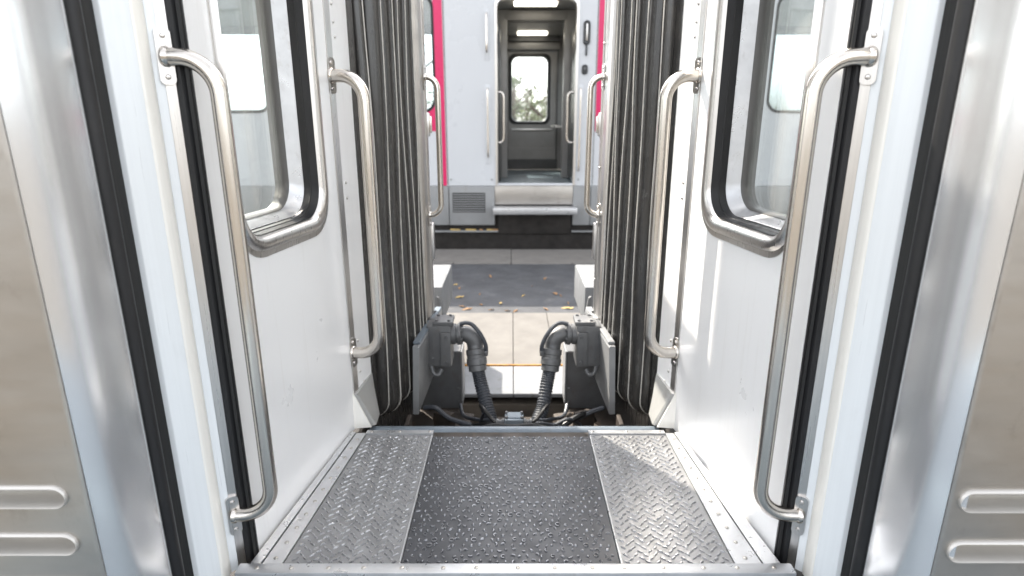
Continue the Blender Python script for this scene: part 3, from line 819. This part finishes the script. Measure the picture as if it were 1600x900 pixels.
# corridor walls
for x, sg in ((-.2, -1), (.87, 1)):
    cbox('corridor_wall', 'interior', x - .07 if sg < 0 else x, x if sg < 0 else x + .07, TY + .075, 8.45, .416, 2.795)
    cbox('corridor_wall', 'interior', x - .07 if sg < 0 else x, x if sg < 0 else x + .07, 9.35, 10.79, .416, 1.15)
    cbox('corridor_wall', 'interior', x - .07 if sg < 0 else x, x if sg < 0 else x + .07, 9.35, 10.79, 2.25, 2.795)
    cbox('pillar', 'interior', x - .05 if sg < 0 else x - .12, x + .12 if sg < 0 else x + .05, 9.20, 9.34, .416, 2.795, bev=.01)
    cbox('inner_door', 'interior_dark', x - .012 if sg < 0 else x - .03, x + .03 if sg < 0 else x + .012, 8.46, 9.19, .43, 2.5, bev=.008)
cbox('luggage_edge', 'steel', .66, .78, 9.5, 10.6, 1.16, 1.19)
cbox('side_pillar', 'steel', .77, .86, 9.36, 9.44, .416, 2.63, bev=.01)
cbox('side_pillar', 'steel', -.19, -.12, 9.36, 9.44, .416, 2.63, bev=.01)
cbox('door_leaf_frame', 'interior_dark', -.105, -.085, 10.74, 10.79, .60, 2.43)
cbox('door_leaf_frame', 'interior_dark', .765, .785, 10.74, 10.79, .60, 2.43)
cbox('push_bar', 'steel', -.02, .70, 10.73, 10.76, 1.10, 1.13, bev=.008)
cbox('back_plinth', 'interior_dark', -.10, .80, 10.76, 10.799, .42, .60)
cbox('back_plate', 'interior', -.08, .78, 10.77, 10.799, .605, .80)
cbox('header', 'interior', -.13, .80, 9.2, 9.32, 2.655, 2.79, bev=.01)
cbox('ceiling_panel', 'interior', -.19, .86, 9.33, 10.79, 2.64, 2.68)
cbox('transom', 'interior_dark', -.12, .80, 10.66, 10.70, 2.555, 2.637)
cbox('transom', 'interior', -.12, .80, 10.72, 10.799, 2.43, 2.54, bev=.008)
for y, x0, x1, zt in ((8.62, .02, .60, 2.80), (10.2, .08, .56, 2.64)): cbox('ceiling_lamp', 'lamp', x0, x1, y, y + .22, zt - .025, zt, bev=.006)
# doorway frame, rails
q = MB(); D2 = lambda i, d: [(x + (i if x > .3 else -i), TY - d, z + (i if z > 2.0 else 0)) for x, z in dl]
q.loft([D2(.03, -.0), D2(.03, .012), D2(.0, .014), D2(-.006, -.08)], True, False, False); q.build('door_surround', 'steel', CT, root=CT)
def crail(x0, x1, y0, y1, z0, z1, r, nm='grab_rail'):
    q = MB(); q.tube(spline([(x0, y0, z1), (x0 * .4 + x1 * .6, y0 * .4 + y1 * .6, z1 - .005), (x1, y1, z1 - .07), (x1, y1, (z0 + z1) / 2), (x1, y1, z0 + .07), (x0 * .4 + x1 * .6, y0 * .4 + y1 * .6, z0 + .005), (x0, y0, z0)], 5), r, 10)
    q.build(nm, 'rail_steel', CT, root=CT)
crail(-.19, -.12, 8.10, 8.10, .98, 1.62, .017); crail(.795, .72, 8.10, 8.10, .98, 1.62, .017)
for x, z0, z1 in ((-.325, .80, 1.66), (.875, .62, 1.66), (-.33, 2.1, 2.55)):
    cbox('rail_recess', 'train_white', x - .035, x + .035, TY - .004, TY - .0005, z0 - .1, z1 + .05, bev=.0015)
    crail(x, x, TY, TY - .045, z0, z1, .012)
# handle and lock right of the door
q = MB(); L = lambda i, d: [(u, TY - d, z) for u, z in rrect(.888 + i, .975 - i, 2.18 + i, 2.47 - i, .043 - i, 6)]
q.loft([L(0, 0), L(0, .02), L(.012, .03), L(.026, .026)]); ho = q.build('door_handle', 'handle_black', CT, root=CT)
q = MB(); q.box((.930, TY - .034, 2.33), (.022, .016, .20), None, .006, 2); q.build('grip', 'steel', ho, root=CT)
q = MB(); q.box((.932, TY - .014, 2.12), (.022, .026, .13), None, .008, 2); q.build('stem', 'handle_black', ho, root=CT)
q = MB(); L = lambda i, d: [(u, TY - d, z) for u, z in rrect(.882 + i, .958 - i, 1.83 + i, 1.95 - i, .033 - i, 6)]
q.loft([L(0, 0), L(0, .014), L(.008, .02)]); lo = q.build('door_lock', 'handle_black', CT, root=CT)
q = MB(); q.lathe((.92, TY - .02, 1.90), (0, -1, 0), [(.016, 0), (.016, .008), (.008, .01)], 12); q.build('keyhole', 'box_paint', lo, root=CT)
# magenta bands as paint-thin raised films
e = .004
cbox('magenta_band', 'magenta', -1.0, -.885, TY - e, TY, .42, 3.19)
cbox('magenta_band', 'magenta', 1.08, 1.188, TY - e, TY, 1.128, 3.19)
for x0, x1 in ((-2.72, -1.0), (1.1885, 2.9)):
    cbox('magenta_band', 'magenta', x0, x1, TY - e, TY, 1.128, 1.358)
for x0, x1, cx_ in ((-1.165, -1.0, -1.165), (1.1885, 1.36, 1.36)):
    # fillets that round the window corner
    q = MB(); rr_ = .172; sg = 1 if x0 < 0 else -1
    ccx = (-.993 - rr_) if sg > 0 else (1.188 + rr_)
    ccz = 1.358 + rr_
    arc_ = [(ccx + sg * rr_ * math.cos(R(-a)), ccz + rr_ * math.sin(R(-a))) for a in range(0, 91, 10)]
    pl_ = arc_ + [(-1.0 if sg > 0 else 1.1885, 1.3585)]
    q.loft([[(x, TY - e, z) for x, z in pl_], [(x, TY - .0003, z) for x, z in pl_]]); q.build('magenta_corner', 'magenta', CT, root=CT)
# skirt
for x in (-.870, 1.068): cbox('panel_joint', 'interior_dark', x - .004, x + .004, TY - .0052, TY, .43, 3.19)
for x, z in ((-.83, .50), (-.28, .50), (1.02, .50), (.88, .50)): cbox('fixing', 'train_grey', x - .012, x + .012, TY - .006, TY, z - .012, z + .012, bev=.003)
cbox('drip_rail', 'train_grey', -10.9, 10.9, TY - .02, TY, 3.14, 3.17, bev=.004)
for x0, x1 in ((-10.9, -5.6), (-5.59, -2.9), (-2.89, -.868), (-.860, -.246), (.815, 1.05), (1.058, 3.2), (3.21, 6.4), (6.41, 10.9)):
    sk = cbox('skirt_panel', 'train_grey', x0, x1, TY - .012, TY + .05, -.115, .416, bev=.01)
gr = cbox('vent_grille', 'black', -.815, -.372, TY - .014, TY - .0125, .06, .325)
for i in range(8): cbox('slat', 'train_grey', -.808, -.378, TY - .022, TY - .0145, .074 + i * .0315, .086 + i * .0315, gr, .002)
cbox('step_riser', 'dull_steel', -.243, .812, TY - .004, TY + .04, .165, .418, bev=.006)
cbox('sill_plate', 'strip_alu', -.235, .808, TY - .022, TY + .06, .4195, .432, bev=.003)
cbox('step_tread', 'strip_alu', -.262, .858, TY - .24, TY - .005, .062, .150, bev=.01)
cbox('step_recess', 'shade_black', -.20, .80, TY + .02, TY + .2, -.24, .055, bev=.008)  # near-black block for the shaded recess under the step
cbox('underframe', 'shade_black', -10.8, 10.8, TY + .06, 10.8, -.75, .355)
cbox('pipe_run', 'train_grey', -10.8, -.20, TY + .0, TY + .04, -.215, -.195)
cbox('pipe_run', 'train_grey', .81, 10.8, TY + .0, TY + .04, -.215, -.195)
for x in (-8.5, -6.5, 6.5, 8.5):
    for y in (8.75, 10.2):
        q = MB(); q.lathe((x, y, -.65), (0, 1, 0), [(.2, -.06), (.42, -.06), (.42, .05), (.45, .055), (.45, .08), (.2, .08)], 28); q.build('wheel', 'dark_iron', CT, root=CT)
for x0, w_, nm in ((-.86, .14, 'y'), (-.65, .15, 'y'), (-.46, .05, 'd'), (-.36, .10, 'y'), (-.28, .08, 'd')):  # blocks coloured like the lit background seen under the carriage
    q = MB(); q.box((x0 + w_ / 2, TY + .02, -.185), (w_, .035, .022), Matrix.Rotation(.05, 3, 'Y'), .007)
    tag(q.build('ledge_patch', 'leaf_yellow' if nm == 'y' else 'leaf_dry', loc=(x0, TY + .02, -.195)), ('larger yellow patch' if nm == 'y' else 'small brown patch') + ' added for the lit background below the carriage skirt', 'patch', 'added patches under the far carriage')
for y in (8.75, 10.2):
    tag(cbox('rail', 'dark_iron', -60, 60, y - .035, y + .035, -1.2, -1.08, bev=.008), 'steel running rail under the far carriage', None, None, 'structure').parent = None
    bpy.data.objects[-1 if False else 'rail' if y < 9 else 'rail.001'].location = CT.location

# ================================================================== trees far behind
def tree(x, y, h, rad, label, material):
    T = thing('tree', (x, y, -1.2), label, 'tree', 'trees beyond the far carriage')
    q = MB()
    q.tube(spline([(x, y, -1.2), (x + .1, y, h * .3 - 1.2), (x - .1, y + .1, h * .6 - 1.2), (x, y, h * .9 - 1.2)], 4), [.25 * (1 - i / 16) + .03 for i in range(13)], 8)
    for k in range(7):
        a = random.uniform(0, 6.28); z = h * random.uniform(.35, .7) - 1.2
        q.tube(spline([(x, y, z), (x + .5 * rad * math.cos(a), y + .5 * rad * math.sin(a), z + .8), (x + .85 * rad * math.cos(a), y + .85 * rad * math.sin(a), z + 1.5)], 3), [.09, .08, .07, .06, .045, .03, .02], 6)
    q.build('trunk', 'bark', T, root=T)
    c = MB()
    clumps = []
    for k in range(26):
        a = random.uniform(0, 6.28); rr = rad * random.random() ** .5; z = h * random.uniform(.3, 1.0) - 1.2
        rr *= math.sqrt(max(.1, 1 - ((z + 1.2 - h * .6) / (h * .5)) ** 2))
        clumps.append((x + rr * math.cos(a), y + rr * math.sin(a), z, random.uniform(.35, .7) * rad * .45))
    for cx_, cy_, cz_, cr in clumps:
        for k in range(46):
            d = Vector((random.gauss(0, 1), random.gauss(0, 1), random.gauss(0, .8))).normalized() * cr * random.random() ** .4
            p = Vector((cx_, cy_, cz_)) + d
            u = Vector((random.gauss(0, 1), random.gauss(0, 1), random.gauss(0, 1))).normalized() * random.uniform(.07, .14)
            v = u.orthogonal().normalized() * u.length * .6
            c.add([p - u, p + v, p + u, p - v], [(0, 1, 2, 3)])
    c.build('crown', material, T, root=T, smooth=0)
def leafy(name, c):
    m, t, b = nodes_of(name)
    col = ramp(t, noise(t, .9, detail=3), [(.3, tuple(x * .6 for x in c)), (.7, tuple(x * 1.3 for x in c))])
    t.links.new(col, b.inputs['Base Color'])
    b.inputs['Roughness'].default_value = .6
    tr = t.nodes.new('ShaderNodeBsdfTranslucent')
    t.links.new(col, tr.inputs['Color'])
    mx = t.nodes.new('ShaderNodeMixShader')
    mx.inputs[0].default_value = .5
    t.links.new(b.outputs[0], mx.inputs[1])
    t.links.new(tr.outputs[0], mx.inputs[2])
    t.links.new(mx.outputs[0], t.nodes['Material Output'].inputs['Surface'])
    M[name] = m
leafy('foliage', (.09, .12, .05)); leafy('foliage_pale', (.12, .14, .075))
for i, (x, y, h, rad, lb) in enumerate([(-1.6, 40, 4.2, 2.0, 'low bushy tree at the left edge of the carriage door window'), (.15, 43, 5.4, 1.9, 'tallest pointed tree seen left of centre through the carriage window'),
                                        (2.6, 39, 4.0, 2.2, 'pale rounded tree at the right side of the carriage door window'), (-4.8, 30, 6.5, 2.6, 'leafy tree hidden mostly by the left carriage wall'),
                                        (5.5, 29, 6.2, 2.6, 'leafy tree hidden mostly by the right carriage wall'), (1.3, 52, 5.0, 2.6, 'hazy distant tree behind the nearer crowns'), (-8.6, 28, 6, 2.6, 'leafy tree far left beyond the carriage'), (9.3, 28, 6, 2.6, 'leafy tree far right beyond the carriage')]):
    tree(x, y, h, rad, lb, 'foliage' if i % 2 else 'foliage_pale')
